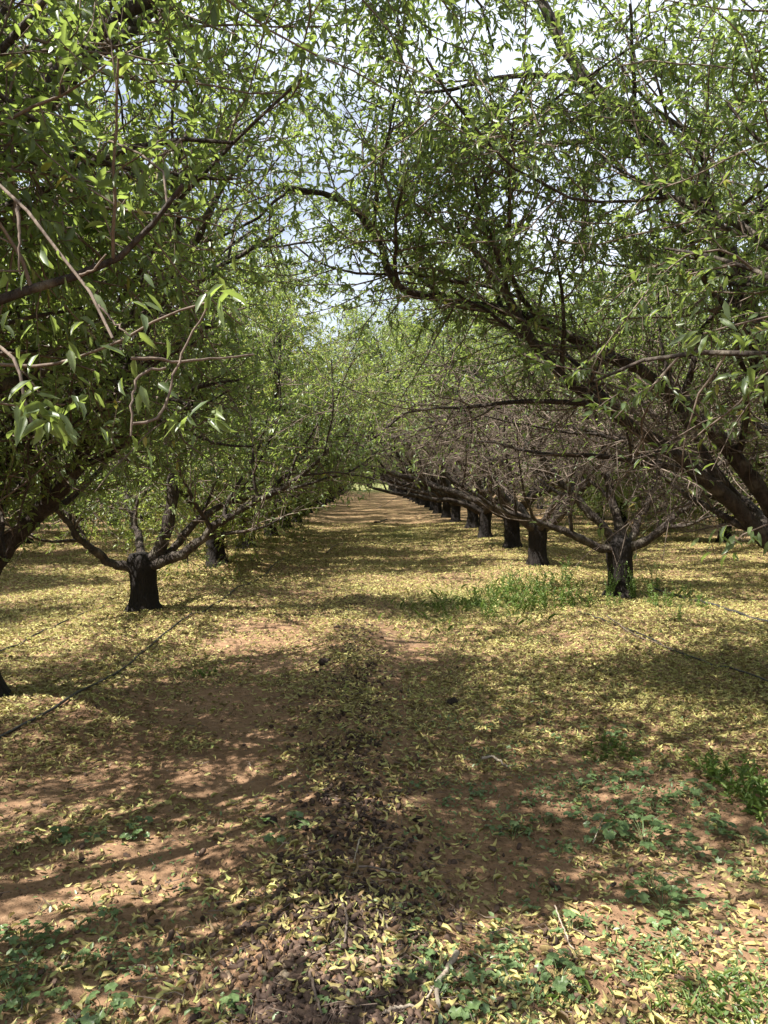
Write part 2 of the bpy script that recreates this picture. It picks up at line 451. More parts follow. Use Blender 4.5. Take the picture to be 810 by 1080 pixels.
    for pts, r0, r1, k, lf in specs:
        w = Wood(); tw = Wood()
        pts = resample(pts, 40); pts[1:-1] += g.normal(0, 0.006, pts[1:-1].shape); P0 = pts[None]; R0 = taper(np.array([r0]), np.array([r1]), 40, 0.85)
        R0 = R0 * (1 + g.normal(0, 0.07, R0.shape))
        w.add(P0, R0, 12, 0.055)
        # secondary boughs
        s, d, r, t = spawn(P0, R0, k, 0.20, 1.0, 50, 14, g)
        d = norm(d + np.array([0, 0, 0.12]))
        ln = g.uniform(0.9, 2.1, len(s)) * (1.15 - 0.45 * t)
        P1 = grow(s, d, ln, 10, 0.13, 0.015, g)
        R1 = taper(np.minimum(r * 0.62, 0.030), np.full(len(s), 0.006), 10)
        m = ok(P1[:, :]) ; P1, R1 = P1[m], R1[m]
        w.add(P1, R1, 7, 0.03)
        # shoots
        k2 = int(round(8 * kmul))
        s, d, r, t = spawn(P1, R1, k2, 0.08, 1.0, 52, 18, g)
        d = norm(d + np.array([0, 0, -0.03]))
        ln = g.uniform(0.35, 1.05, len(s)) * (1.1 - 0.4 * t)
        P2 = grow(s, d, ln, 7, 0.16, -0.012, g)
        R2 = taper(np.minimum(r * 0.6, 0.0085), np.full(len(s), 0.0028), 7)
        m = ok(P2); P2, R2 = P2[m], R2[m]
        # upright water shoots and spurs straight off the limb
        s, d, r, t = spawn(P0, R0, 14, 0.25, 1.0, 62, 20, g)
        ln = g.uniform(0.25, 0.9, len(s))
        P2b = grow(s, d, ln, 7, 0.14, 0.03, g); R2b = np.full((len(s), 1), 1.0) * taper(np.full(len(s), 0.007), np.full(len(s), 0.0025), 7)
        m = ok(P2b); P2 = np.concatenate([P2, P2b[m]]); R2 = np.concatenate([R2, R2b[m]])
        tw.add(P2, R2, 4)
        k3 = int(round(6 * dens))
        s, d, r, t = spawn(P2, R2, k3, 0.08, 1.0, 55, 18, g)
        ln = g.uniform(0.10, 0.42, len(s))
        P3 = grow(s, d, ln, 5, 0.18, -0.03, g)
        R3 = taper(np.minimum(r * 0.75, 0.0034), np.full(len(s), 0.0014), 5)
        m = ok(P3); P3, R3 = P3[m], R3[m]
        tw.add(P3, R3, 3)
        out['limbs'].append((w.mesh('limb', M['bark']), tw.mesh('twigs', M['twig'])))
        add_leaves(P3, 16 if camloc is not None else 13, 0.1, lf)
        add_leaves(P2, 10 if camloc is not None else 8, 0.35, lf)
    if extra:
        out['extra'] = []
        for e in extra.get('twigs', []):
            w = Wood()
            pts = resample(e['pts'], 14); pts[1:-1] += g.normal(0, 0.0018, pts[1:-1].shape)
            w.add(pts, taper(np.array([e['r0']]), np.array([e['r1']]), 14)[0], 8, 0.05)
            out['extra'].append(w.mesh('twig', M['twig']))
        for (c, n_, sp, L0) in extra.get('clusters', []):
            p = c + g.normal(0, sp, (n_, 3)) * np.array([1, 1, 0.7])
            d = norm(np.stack([g.normal(0, 0.75, n_), g.normal(0, 0.6, n_), -np.abs(g.normal(0.75, 0.35, n_))], 1))
            LP.append(p); LA.append(d); LN.append(norm(g.normal(0, 0.5, (n_, 3)) + np.array([0, -0.5, 0.9])))
            L = g.uniform(0.75, 1.15, n_) * L0
            LL.append(L); LW.append(L * g.uniform(0.27, 0.36, n_)); LT.append(np.clip(g.normal(0.6, 0.13, n_), 0, 0.93))
    out['foliage'] = leaves_mesh('foliage', np.concatenate(LP), np.concatenate(LA), np.concatenate(LN), np.concatenate(LL), np.concatenate(LW), np.concatenate(LT), M['leaf'])
    return out

def place_tree(meshes, loc, label, rz=0.0, sc=1.0, group='almond trees planted in rows'):
    root = empty('almond_tree', loc, rz)
    root.scale = (sc, sc, sc)
    tag(root, label, 'tree', group)
    link('trunk', meshes['trunk'], root)
    first = None
    for lm, tm in meshes['limbs']:
        l = link('limb', lm, root)
        first = first or l
        link('twigs', tm, l)
    for e in meshes.get('extra', []): link('twig', e, first)
    link('foliage', meshes['foliage'], root)
    return root

def g0(x, y): return float(height(np.array([x]), np.array([y]))[0])

def local(pts, foot):
    return [np.asarray(p) - foot for p in pts]

def unique_tree(seed, x, y, label, limbs_px=(), extra=None, **kw):
    foot = np.array([x, y, g0(x, y)])
    th = kw.get('trunk_h', 0.6)
    limbs = []
    for lm in limbs_px:
        l = dict(lm)
        pts = [np.array([x, y, foot[2] + th * 0.92])] + [at(*p) if not isinstance(p, np.ndarray) else p for p in lm['px']]
        l['pts'] = local(pts, foot); limbs.append(l)
    ex = None
    if extra:
        ex = {'twigs': [dict(e, pts=local([at(*p) for p in e['px']], foot)) for e in extra.get('twigs', [])],
              'clusters': [(at(*c) - foot, n, s, L) for c, n, s, L in extra.get('clusters', [])]}
    m = build_tree(seed, limbs=limbs, camloc=CAM - foot, foot=foot, extra=ex, **kw)
    return place_tree(m, foot, label)

# near left tree, trunk just out of the frame; boughs hang in at the upper left
W = lambda *a: np.array(a, float)
unique_tree(101, -2.75, 1.9, 'nearest left almond tree, leafy boughs and pale bare stem hanging into the upper left',
    limbs_px=[dict(px=[(-300, 430, 2.8), (-120, 300, 3.2), (0, 180, 3.5), (50, 105, 3.6), (105, 55, 3.8), (160, 15, 4.0), (230, -60, 4.2)], r0=0.085, r1=0.02, k=11),
              dict(px=[W(-2.1, 2.5, 1.7), W(-1.5, 2.9, 2.6), W(-0.9, 3.2, 3.4), W(-0.3, 3.5, 4.0), W(0.5, 3.9, 4.5)], r0=0.06, r1=0.012, k=11),
              dict(px=[W(-2.2, 2.6, 1.3), W(-1.75, 3.2, 1.75), W(-1.35, 3.7, 2.1), W(-1.0, 4.1, 2.5)], r0=0.05, r1=0.012, k=11),
              dict(px=[W(-2.0, 1.8, 1.9), W(-1.2, 2.0, 3.0), W(-0.5, 2.2, 3.7)], r0=0.05, r1=0.012, k=9)],
    n_rand=3, az0=2.2, leafy=0.95, clear=1.3, kmul=1.15, keep=lambda p: (p[:, 2] > 1.62 + 0.12 * np.sin(p[:, 0] * 5)) & ((p[:, 0] < -0.42) | (p[:, 2] > 2.7)) & (p[:, 2] > 1.62 + 0.28 * (p[:, 1] - 2.2)),
    extra=dict(twigs=[dict(px=[(-260, 60, 2.3), (-90, 130, 1.95), (0, 195, 1.75), (60, 262, 1.66), (102, 318, 1.6), (119, 357, 1.56)], r0=0.0075, r1=0.003),
                      dict(px=[(18, 212, 1.73), (20, 250, 1.70), (22, 290, 1.7)], r0=0.005, r1=0.002),
                      dict(px=[(84, 290, 1.62), (100, 283, 1.6), (112, 268, 1.58)], r0=0.003, r1=0.0015),
                      dict(px=[(105, 322, 1.6), (125, 345, 1.58), (138, 355, 1.57)], r0=0.003, r1=0.0015),
                      dict(px=[(-90, 380, 2.2), (40, 385, 1.95), (112, 368, 1.8), (160, 340, 1.75), (205, 322, 1.7), (222, 318, 1.68)], r0=0.006, r1=0.0025),
                      dict(px=[(222, 318, 1.68), (198, 360, 1.66), (180, 405, 1.64), (168, 440, 1.62), (140, 447, 1.6)], r0=0.002, r1=0.0032),
                      dict(px=[(175, 388, 1.64), (152, 392, 1.62), (141, 412, 1.6), (138, 460, 1.58)], r0=0.003, r1=0.0022),
                      dict(px=[(138, 378, 1.75), (200, 380, 1.8), (268, 374, 1.9)], r0=0.004, r1=0.002),
                      dict(px=[(-100, 300, 2.0), (10, 372, 1.75), (22, 400, 1.72), (30, 440, 1.7), (45, 455, 1.66)], r0=0.007, r1=0.003)],
               clusters=[((50, 440, 1.62), 16, 0.022, 0.07), ((30, 425, 1.66), 8, 0.035, 0.06), ((232, 312, 1.68), 9, 0.022, 0.062), ((208, 440, 1.63), 11, 0.03, 0.055), ((178, 444, 1.62), 7, 0.02, 0.035),
                         ((30, 268, 1.7), 4, 0.03, 0.06), ((60, 262, 1.64), 3, 0.02, 0.03), ((15, 380, 1.72), 9, 0.06, 0.06), ((110, 395, 1.7), 12, 0.09, 0.055), ((160, 330, 1.75), 12, 0.09, 0.055), ((100, 440, 1.75), 12, 0.09, 0.06), ((70, 330, 1.85), 14, 0.12, 0.06)]))
# left tree cut by the frame edge
unique_tree(102, -2.63, 5.1, 'almond tree cut by the left frame edge, dark foot and thick split limb leaning right',
    limbs_px=[dict(px=[(0, 580, 5.0), (45, 540, 4.9), (75, 500, 4.8), (112, 430, 4.7), (170, 320, 4.7), (235, 195, 4.6)], r0=0.075, r1=0.02, k=11),
              dict(px=[(-40, 560, 4.9), (0, 490, 4.6), (55, 440, 4.5), (115, 392, 4.5), (160, 380, 4.6), (230, 340, 4.8)], r0=0.066, r1=0.015, k=10),
              dict(px=[(-60, 480, 4.9), (-30, 330, 4.8), (40, 250, 4.8), (80, 190, 4.9), (190, 195, 5.1)], r0=0.08, r1=0.015, k=10),
              dict(px=[(-10, 560, 5.4), (40, 480, 5.8), (120, 380, 6.1), (220, 290, 6.2), (300, 240, 6.2)], r0=0.06, r1=0.014, k=9),
              dict(px=[W(-2.4, 4.75, 1.1), W(-2.15, 4.5, 1.45), W(-1.98, 4.2, 1.4), W(-1.86, 3.95, 1.1)], r0=0.03, r1=0.008, k=9),
              dict(px=[W(-2.3, 4.85, 1.3), W(-2.05, 4.5, 1.75), W(-1.8, 4.2, 1.8), W(-1.6, 3.95, 1.6)], r0=0.03, r1=0.008, k=9)],
    n_rand=2, az0=2.6, leafy=0.85, kmul=1.15, leaf_scale=0.92, keep=lambda p: (p[:, 2] > np.where(p[:, 0] > -1.8, 1.42, 1.0)) & ((p[:, 0] < -0.55) | (p[:, 2] > 2.7)))
# left tree in full view
unique_tree(103, -2.42, 8.3, 'almond tree with short dark trunk and spreading limbs alone at left by the hose',
    limbs_px=[dict(px=[(185, 588, 8.2), (215, 565, 8.1), (250, 538, 8.0), (285, 522, 7.9), (320, 500, 7.8), (350, 470, 7.8)], r0=0.066, r1=0.014, k=9, leaf=0.7),
              dict(px=[(180, 583, 8.4), (200, 556, 8.5), (232, 535, 8.6), (285, 517, 8.7), (330, 470, 8.8)], r0=0.056, r1=0.012, k=9, leaf=0.8),
              dict(px=[(165, 585, 8.3), (178, 550, 8.3), (183, 500, 8.3), (186, 440, 8.3), (200, 350, 8.2), (215, 270, 8.1)], r0=0.075, r1=0.016, k=10),
              dict(px=[(128, 598, 8.2), (105, 585, 8.1), (85, 568, 8.0), (55, 530, 7.8), (30, 490, 7.6)], r0=0.06, r1=0.013, k=9),
              dict(px=[(150, 585, 8.5), (140, 545, 8.8), (125, 480, 9.2), (120, 400, 9.5)], r0=0.055, r1=0.013, k=9)],
    n_rand=0, trunk_h=0.5, trunk_r=0.138, leafy=0.95, bare_z=(0.8, 1.7), bare_floor=0.25, kmul=1.3, skirt=(0.62, 0.3), tint=0.5)
# right side
unique_tree(104, 3.2, 2.1, 'nearest right almond tree, trunk out of frame, leafy sprays hanging into the upper right',
    limbs_px=[dict(px=[W(2.7, 2.5, 1.8), W(2.2, 2.9, 2.9), W(1.6, 3.2, 3.7), W(0.9, 3.4, 4.3), W(0.0, 3.8, 4.9)], r0=0.07, r1=0.014, k=10),
              dict(px=[W(2.6, 2.8, 1.5), W(2.2, 3.3, 2.2), W(1.75, 3.7, 2.7), W(1.4, 4.0, 3.0)], r0=0.06, r1=0.012, k=10),
              dict(px=[W(2.9, 2.6, 2.0), W(2.6, 3.1, 3.2), W(2.2, 3.5, 4.2)], r0=0.06, r1=0.012, k=9)],
    n_rand=3, az0=-0.6, leafy=0.88, kmul=1.15, leaf_scale=0.95, bare_z=(1.3, 2.0), bare_floor=0.2, clear=1.5,
    extra=dict(twigs=[dict(px=[(1000, 300, 2.6), (860, 320, 2.45), (790, 340, 2.35), (742, 352, 2.3)], r0=0.006, r1=0.002),
                      dict(px=[(900, 360, 2.5), (830, 385, 2.4), (795, 400, 2.35)], r0=0.005, r1=0.002),
                      dict(px=[(980, 520, 3.0), (860, 540, 3.0), (790, 560, 3.0), (772, 575, 3.0)], r0=0.006, r1=0.002)],
               clusters=[((742, 352, 2.3), 13, 0.03, 0.07), ((792, 398, 2.35), 12, 0.05, 0.07), ((772, 572, 3.0), 12, 0.06, 0.065), ((798, 560, 3.0), 8, 0.05, 0.06), ((765, 315, 2.4), 10, 0.08, 0.065)]))
unique_tree(105, 3.25, 5.4, 'almond tree at the right frame edge, thick black limbs leaning far across the lane',
    limbs_px=[dict(px=[(815, 575, 5.35), (745, 505, 5.2), (690, 468, 5.1), (640, 430, 5.0), (588, 392, 4.95), (556, 345, 4.9), (525, 300, 4.85), (480, 240, 4.8)], r0=0.07, r1=0.018, k=11, leaf=0.8),
              dict(px=[(820, 545, 5.5), (770, 480, 5.5), (720, 430, 5.5), (672, 388, 5.4), (630, 372, 5.3), (560, 335, 5.2), (472, 317, 5.1), (424, 300, 5.0), (405, 262, 5.0), (383, 232, 5.0), (361, 210, 5.0), (298, 198, 5.0)], r0=0.07, r1=0.016, k=12, leaf=0.8),
              dict(px=[(835, 500, 5.3), (800, 370, 5.1), (760, 250, 5.0), (700, 165, 4.9), (643, 108, 4.8), (597, 52, 4.8), (565, -10, 4.8)], r0=0.10, r1=0.03, k=12),
              dict(px=[(850, 520, 5.6), (840, 380, 5.9), (800, 250, 6.1), (740, 150, 6.3)], r0=0.08, r1=0.015, k=10),
              dict(px=[(815, 560, 5.8), (750, 505, 6.3), (690, 440, 6.7), (640, 370, 7.0)], r0=0.07, r1=0.014, k=10, leaf=0.6)],
    n_rand=1, az0=0.2, leafy=1.0, leaf_scale=0.95, bare_z=(2.1, 2.9), bare_floor=0.08, trunk_r=0.19, dens=1.45, kmul=1.25, keep=lambda p: p[:, 2] > 0.85)
unique_tree(106, 3.07, 9.3, 'almond tree at right with green shoots on its dark trunk and bare tangled twigs above',
    limbs_px=[dict(px=[(630, 576, 9.2), (600, 562, 9.1), (558, 548, 9.0), (510, 528, 8.9), (468, 500, 8.8)], r0=0.062, r1=0.012, k=11),
              dict(px=[(640, 560, 9.3), (615, 535, 9.3), (585, 500, 9.3), (545, 450, 9.2), (500, 390, 9.1)], r0=0.065, r1=0.014, k=11),
              dict(px=[(655, 560, 9.4), (645, 520, 9.5), (628, 440, 9.6), (600, 350, 9.6)], r0=0.065, r1=0.014, k=11),
              dict(px=[(676, 572, 9.2), (700, 556, 9.1), (722, 535, 9.0), (760, 490, 8.9), (790, 430, 8.8)], r0=0.062, r1=0.014, k=10),
              dict(px=[(668, 560, 9.6), (690, 510, 10.0), (700, 440, 10.3), (700, 360, 10.5)], r0=0.06, r1=0.013, k=10)],
    n_rand=0, trunk_h=0.62, trunk_r=0.15, leafy=0.9, bare_z=(2.2, 3.1), bare_floor=0.05, dens=1.6, kmul=1.3, skirt=(0.8, 0.34))
# behind the camera: seen only by the shade they throw and boughs overhead
unique_tree(107, -2.6, -1.4, 'almond tree standing behind the viewer on the left, shading the foreground', n_rand=5, leafy=0.5, dens=0.8)
unique_tree(108, 3.0, -1.2, 'almond tree standing behind the viewer on the right, shading the foreground', n_rand=5, leafy=0.5, dens=0.8)

VL = [build_tree(200 + i, n_rand=7, trunk_r=0.14, leafy=1.0, bare_z=(0.3, 1.1), bare_floor=0.35, limb_len=1.1, leaf_scale=1.1, kmul=1.1, skirt=(0.6, 0.55), tint=0.80) for i in range(3)]
VR = [build_tree(300 + i, n_rand=7, trunk_r=0.145, leafy=1.0, bare_z=(2.2, 3.1), bare_floor=0.06, dens=1.7, limb_len=1.08, leaf_scale=1.12, kmul=1.4, skirt=(0.95, 0.5), tint=0.55) for i in range(3)]
VLOW = build_tree(250, limbs=[dict(pts=[W(0, 0, .55), W(.25, -.3, .9), W(.4, -.6, .95), W(.5, -.85, .7)], r0=.028, r1=.008, k=7),
                               dict(pts=[W(0, 0, .55), W(-.1, -.4, .9), W(-.3, -.8, .85), W(-.4, -1.1, .6)], r0=.028, r1=.008, k=7),
                               dict(pts=[W(0, 0, .55), W(.3, .2, 1.0), W(.55, .3, 1.1), W(.8, .3, 1.0)], r0=.03, r1=.008, k=7)],
                  n_rand=7, trunk_r=0.14, leafy=1.0, bare_z=(0.1, 0.6), bare_floor=0.4, keep=lambda p: (p[:, 0] < 0.75 + 1.1 * np.maximum(p[:, 2] - 0.5, 0)), foot=np.zeros(3), camloc=np.array([0, 0, -50.0]), leaf_scale=1.1, kmul=1.1, tint=0.72)
yl = [12.9, 15.9, 19.1] + [22.3 + 3.25 * i for i in range(26)]
yr = [12.9, 15.9, 19.0] + [22.2 + 3.25 * i for i in range(26)]
lastl = lastr = None
for i, y in enumerate(yl):
    x = -2.4 + rng.normal(0, 0.07)
    lab = {0: 'leafy almond tree behind the lone left one, trunk half hidden by low foliage', 1: 'bushy almond tree beyond the lone left one, low bright foliage reaching over the lane edge',
           2: 'almond tree where the left row begins closing into a line of trunks'}.get(i, 'distant leafy almond tree in the line of trunks along the left side of lane')
    place_tree(VLOW if i in (0, 2) else VL[i % 3], (x, y, g0(x, y)), lab, 0.12 * i if i < 3 else rng.uniform(0, 6.28), rng.uniform(1.06, 1.18), 'distant almond trees along left of lane' if i > 2 else 'almond trees planted in rows')
for i, y in enumerate(yr):
    x = 2.92 + rng.normal(0, 0.07)
    lab = {0: 'almond tree behind the green weed clump, trunk partly covered by weeds', 1: 'bare twigged almond tree with square dark trunk just left of the weed clump',
           2: 'almond tree with slim black trunk two left of the weed clump', 3: 'almond tree with black trunk third to the left of the weed clump'}.get(i, 'distant almond tree in the line of black trunks along the right side of lane')
    place_tree(VR[i % 3], (x, y, g0(x, y)), lab, rng.uniform(0, 6.28), rng.uniform(1.06, 1.18), 'distant almond trees along right of lane' if i > 3 else 'almond trees planted in rows')
for x0, sgn, y0, n in ((-8.0, 'left', 1.5, 15), (-13.4, 'left', 8, 13), (8.4, 'right', 1.8, 15), (13.9, 'right', 8, 13)):
    for i in range(n):
        y = y0 + i * 3.3 + rng.normal(0, 0.15); x = x0 + rng.normal(0, 0.1)
        V = VLOW if rng.uniform() < 0.8 else (VL if sgn == 'left' else VR)[int(rng.integers(3))]
        place_tree(V, (x, y, g0(x, y)), f'almond tree of the outer rows seen under the branches of the {sgn} row', rng.uniform(0, 6.28), rng.uniform(1.05, 1.18), f'outer row almond trees on the {sgn}')

for i in range(11):
    x = -15 + 3.1 * i + rng.normal(0, 0.3); y = 121 + rng.normal(0, 1.0)
    place_tree(VLOW, (x, y, g0(x, y)), 'far sunlit tree closing the end of lane at the vanishing point', rng.uniform(0, 6.28), rng.uniform(1.1, 1.3), 'trees closing the far end of lane')

# ------------------------------------------------------------------ ground
def graded(a, b, fine, lo, hi, g):
    mid = list(np.arange(a, b + 1e-6, fine))
    s = fine; x = b; up = []
    while x < hi: s *= g; x += s; up.append(x)
    s = fine; x = a; dn = []
    while x > lo: s *= g; x -= s; dn.append(x)
    return np.array(dn[::-1] + mid + up)
gx = graded(-3.2, 3.6, 0.03, -400, 400, 1.09)
gy = graded(1.4, 9.5, 0.03, -200, 900, 1.035)
X, Y = np.meshgrid(gx, gy)
Z = height(X, Y)
def green(x, y):
    g = np.exp(-((x - 1.35) / 0.75) ** 2 - ((y - 9.4) / 1.3) ** 2) * 0.9
    g = g + np.exp(-((x - 0.9) / 0.7) ** 2 - ((y - 20.5) / 2.5) ** 2) * 0.8
    g = g + sstep(70, 100, y) * 0.95
    g = g + np.exp(-((x - 3.4) / 0.8) ** 2 - ((y - 9.3) / 0.9) ** 2) * 0.5
    return np.clip(g, 0, 1)
nx, ny = len(gx), len(gy)
idx = np.arange(nx * ny).reshape(ny, nx)
Q = np.stack([idx[:-1, :-1], idx[:-1, 1:], idx[1:, 1:], idx[1:, :-1]], -1).reshape(-1, 4)
gm = make_mesh('ground', np.stack([X, Y, Z], -1).reshape(-1, 3), [Q], M['soil'], {'litter': litter(X, Y).ravel(), 'green': green(X, Y).ravel()})
tag(link('ground', gm), kind='structure')

# fallen leaves
def scatter(n, y0, y1, power, wide=0.56, xmin=-9, xmax=9):
    y = y0 + (y1 - y0) * rng.uniform(0, 1, n) ** power
    x = (rng.uniform(-1, 1, n)) * (wide * y + 0.35)
    k = (x > xmin) & (x < xmax)
    return x[k], y[k]
lx, ly = scatter(520000, 1.6, 26, 1.5)
lit = litter(lx, ly)
k = rng.uniform(0, 1, len(lx)) < lit ** 1.1 * (0.26 + 0.74 * sstep(2.5, 5.2, ly))
lx, ly, lit = lx[k], ly[k], lit[k]
m = len(lx)
lz = height(lx, ly) + rng.uniform(0.003, 0.016, m) + 0.018 * rng.uniform(0, 1, m) * np.exp(-((lx - ridge_x(ly)) / 0.3) ** 2)
az = rng.uniform(0, 6.28, m)
ax = norm(np.stack([np.cos(az), np.sin(az), rng.normal(0, 0.16, m)], 1))
nr = norm(rng.normal(0, 0.28, (m, 3)) + np.array([0, 0, 1.0]))
nr[rng.uniform(0, 1, m) < 0.5] *= -1
LL = 0.016 + 0.036 * rng.uniform(0, 1, m) ** 1.4
far = sstep(6, 20, ly); LL *= 1 + 0.25 * far
tint = np.clip(rng.normal(0.56, 0.19, m) - 0.10 * (1 - lit), 0, 1)
brown = rng.uniform(0, 1, m) < 0.27
tint[brown] = rng.uniform(0, 0.25, brown.sum())
o = link('fallen_leaves', leaves_mesh('fallen_leaves', np.stack([lx, ly, lz], 1), ax, nr, LL, LL * rng.uniform(0.26, 0.40, m), tint, M['litter'], curl=1.7))
tag(o, 'pale yellow and brown fallen almond leaves littering the soil', 'leaf litter', kind='stuff')

# ------------------------------------------------------------------ fallen almond hulls
def nut_mesh(seed, split):
    g = np.random.default_rng(seed)
    nu, nv = 10, 7
    V = []
    for j in range(nv + 1):
        ph = math.pi * j / nv
        for i in range(nu):
            t = 2 * math.pi * i / nu
            r = math.sin(ph) * (1 + 0.25 * math.cos(ph))
            V.append((r * math.cos(t) * 0.62, r * math.sin(t) * 0.46, -math.cos(ph)))
    V = np.array(V) * 0.017
    if split:  # hull gaping along its seam
        a = np.arctan2(V[:, 1] / 0.46, V[:, 0] / 0.62)
        V[np.abs(a) < 0.4] *= np.array([0.45, 1, 1])
        V[:, 1] *= 1.2
    V += g.normal(0, 0.0011, V.shape)
    V = V[:, [2, 0, 1]]
    ids = np.arange((nv + 1) * nu).reshape(nv + 1, nu)
    Q = np.stack([ids[:-1], np.roll(ids[:-1], -1, 1), np.roll(ids[1:], -1, 1), ids[1:]], -1).reshape(-1, 4)
    return V, Q
def nut_density(x, y):
    d = 1.0 * np.exp(-((x - ridge_x(y) - 0.02) / (0.34 - 0.012 * np.minimum(y, 10))) ** 2) * (1 - 0.85 * sstep(3.6, 7.5, y)) + 0.10 * (1 - sstep(2.6, 4.5, y)) + 0.012
    d = d + 0.35 * np.exp(-((x + 0.45) / 0.4) ** 2 - ((y - 2.3) / 0.5) ** 2) + 0.22 * np.exp(-((x - 0.5) / 0.5) ** 2 - ((y - 2.4) / 0.5) ** 2)
    return d * (0.35 + 1.1 * fbm(x * 4, y * 4, 2, 90))
nyp = 1.9 + 7.5 * rng.uniform(0, 1, 8500) ** 1.8
nxp = ridge_x(nyp) + 0.02 + rng.normal(0, 1, 8500) * (0.165 - 0.008 * nyp)
ax_, ay_ = scatter(5000, 1.9, 8, 1.8)
k = rng.uniform(0, 1, 8500) < np.clip(-0.1 + 1.7 * fbm(nxp * 4, nyp * 3, 2, 91), 0, 1) * (1 - 0.72 * sstep(2.2, 3.6, nyp)) * (1 - 0.5 * sstep(5.0, 8.0, nyp))
nxp = np.concatenate([nxp[k], ax_]); nyp = np.concatenate([nyp[k], ay_]); core = np.arange(len(nxp)) < k.sum()
k = core | (rng.uniform(0, 1, len(nxp)) < nut_density(nxp, nyp))
nxp, nyp = nxp[k], nyp[k]
order = np.argsort(nyp); nxp, nyp = nxp[order], nyp[order]
nzp = height(nxp, nyp) + rng.uniform(-0.002, 0.016, len(nxp))
def nut_proto(s):
    V, Q = nut_mesh(s, s % 2)
    return make_mesh('almond_hull', V, [Q], M['nut'], {'tint': np.full(len(V), 0.45 + 0.05 * s)})
protos = [nut_proto(s) for s in range(6)]
vis = np.where(nyp > 2.08)[0]
ind = vis[:300]; rest = np.concatenate([np.setdiff1d(np.arange(len(nxp)), ind)])
for i in ind:
    o = link('almond_hull', protos[int(rng.integers(6))])
    o.location = (nxp[i], nyp[i], nzp[i])
    o.rotation_euler = (rng.uniform(0, 6.28), rng.normal(0, 0.5), rng.uniform(0, 6.28))
    s = rng.uniform(0.6, 1.2); o.scale = (s, s * rng.uniform(.8, 1.15), s * rng.uniform(.75, 1))
    tag(o, 'small dark brown fallen almond lying on the soil in the near foreground', 'almond', 'fallen almonds in the foreground')
VV, QQ, TT, c = [], [], [], 0
base = [nut_mesh(s, s % 2) for s in range(6)]
for i in rest:
    V, Qn = base[int(rng.integers(6))]
    rot = np.array(Euler((rng.uniform(0, 6.28), rng.normal(0, 0.5), rng.uniform(0, 6.28))).to_matrix())
    VV.append((V * rng.uniform(0.5, 1.15) * rng.uniform(.8, 1.1, 3)) @ rot.T + np.array([nxp[i], nyp[i], nzp[i]])); QQ.append(Qn + c); c += len(V); TT.append(np.full(len(V), np.clip(rng.normal(0.42, 0.22), 0, 1)))
tag(link('almond_windrow', make_mesh('almond_windrow', np.concatenate(VV), [np.concatenate(QQ)], M['nut'], {'tint': np.concatenate(TT)})), 'low windrow of dark fallen almonds and hulls running down the middle of lane', 'almonds', kind='stuff')

# grit and soil crumbs, and snapped bits of twig
gxp, gyp = scatter(26000, 1.7, 8, 2.0)
kk = rng.uniform(0, 1, len(gxp)) < 0.25 + 0.9 * fbm(gxp * 2.5, gyp * 2.5, 2, 12) * (0.5 + 0.8 * np.exp(-((gxp - ridge_x(gyp)) / 0.5) ** 2))
gxp, gyp = gxp[kk], gyp[kk]; m = len(gxp)
oct_ = np.array([[1, 0, 0], [-1, 0, 0], [0, 1, 0], [0, -1, 0], [0, 0, 1], [0, 0, -1]], float)
of = np.array([[0, 2, 4], [2, 1, 4], [1, 3, 4], [3, 0, 4], [2, 0, 5], [1, 2, 5], [3, 1, 5], [0, 3, 5]])
sz = 0.0022 + 0.008 * rng.uniform(0, 1, m) ** 4
gv = oct_[None] * sz[:, None, None] * rng.uniform(0.5, 1.3, (m, 6, 1)) + rng.normal(0, 0.2, (m, 6, 3)) * sz[:, None, None]
gv = gv + np.stack([gxp, gyp, height(gxp, gyp) + sz * 0.3], 1)[:, None]
me = make_mesh('soil_crumbs', gv.reshape(-1, 3), [(of[None] + np.arange(m)[:, None, None] * 6).reshape(-1, 3)], M['soil'], {'litter': np.zeros(m * 6), 'green': np.zeros(m * 6)}, smooth=False)
tag(link('soil_crumbs', me), 'loose crumbs and grit of reddish soil on the near ground', 'grit', kind='stuff')
n = 3000
ty = 1.8 + 9 * rng.uniform(0, 1, n) ** 1.7
tx = np.where(rng.uniform(0, 1, n) < 0.5, ridge_x(ty) + rng.normal(0, 0.28, n), rng.uniform(-1, 1, n) * (0.56 * ty + 0.3))
a = rng.uniform(0, 6.28, n)
ln = 0.015 + 0.10 * rng.uniform(0, 1, n) ** 3
p0 = np.stack([tx, ty, height(tx, ty) + 0.012 + rng.uniform(0, 0.012, n)], 1)
p3 = p0 + np.stack([np.cos(a) * ln, np.sin(a) * ln, rng.normal(0, 0.12, n) * ln], 1)
mid = (p0 + p3) / 2 + rng.normal(0, 0.09, (n, 3)) * ln[:, None]
w = Wood(); w.add(np.stack([p0, (p0 + mid) / 2, mid, (mid + p3) / 2, p3], 1), taper(rng.uniform(0.001, 0.0026, n), rng.uniform(0.0008, 0.0015, n), 5), 4)
tag(link('twig_debris', w.mesh('twig_debris', M['twig'])), 'snapped bits of dry twig strewn through the litter and windrow', 'twig debris', kind='stuff')

# ------------------------------------------------------------------ weeds
def round_leaf(c, d, nrm, r, lobes, g, V, T, tint):
    """mallow blade: scalloped disc notched where the stalk joins"""
    b = len(V); n = 18
    side = np.cross(nrm, d)
    V.append(c)
    for i in range(n):
        a = -math.pi + 2 * math.pi * (i + 0.5) / n
        rad = r * (0.92 + 0.13 * math.cos(a * lobes)) * (0.55 if abs(a) > 2.95 else 1.0)
        V.append(c + (d * math.cos(a) + side * math.sin(a)) * rad + nrm * (0.16 * r * math.sin(2.5 * a) ** 2 + 0.12 * r))
    for i in range(n): T.append((b, b + 1 + i, b + 1 + (i + 1) % n))
    tint += [g.normal(0.5, 0.18)] * (n + 1)

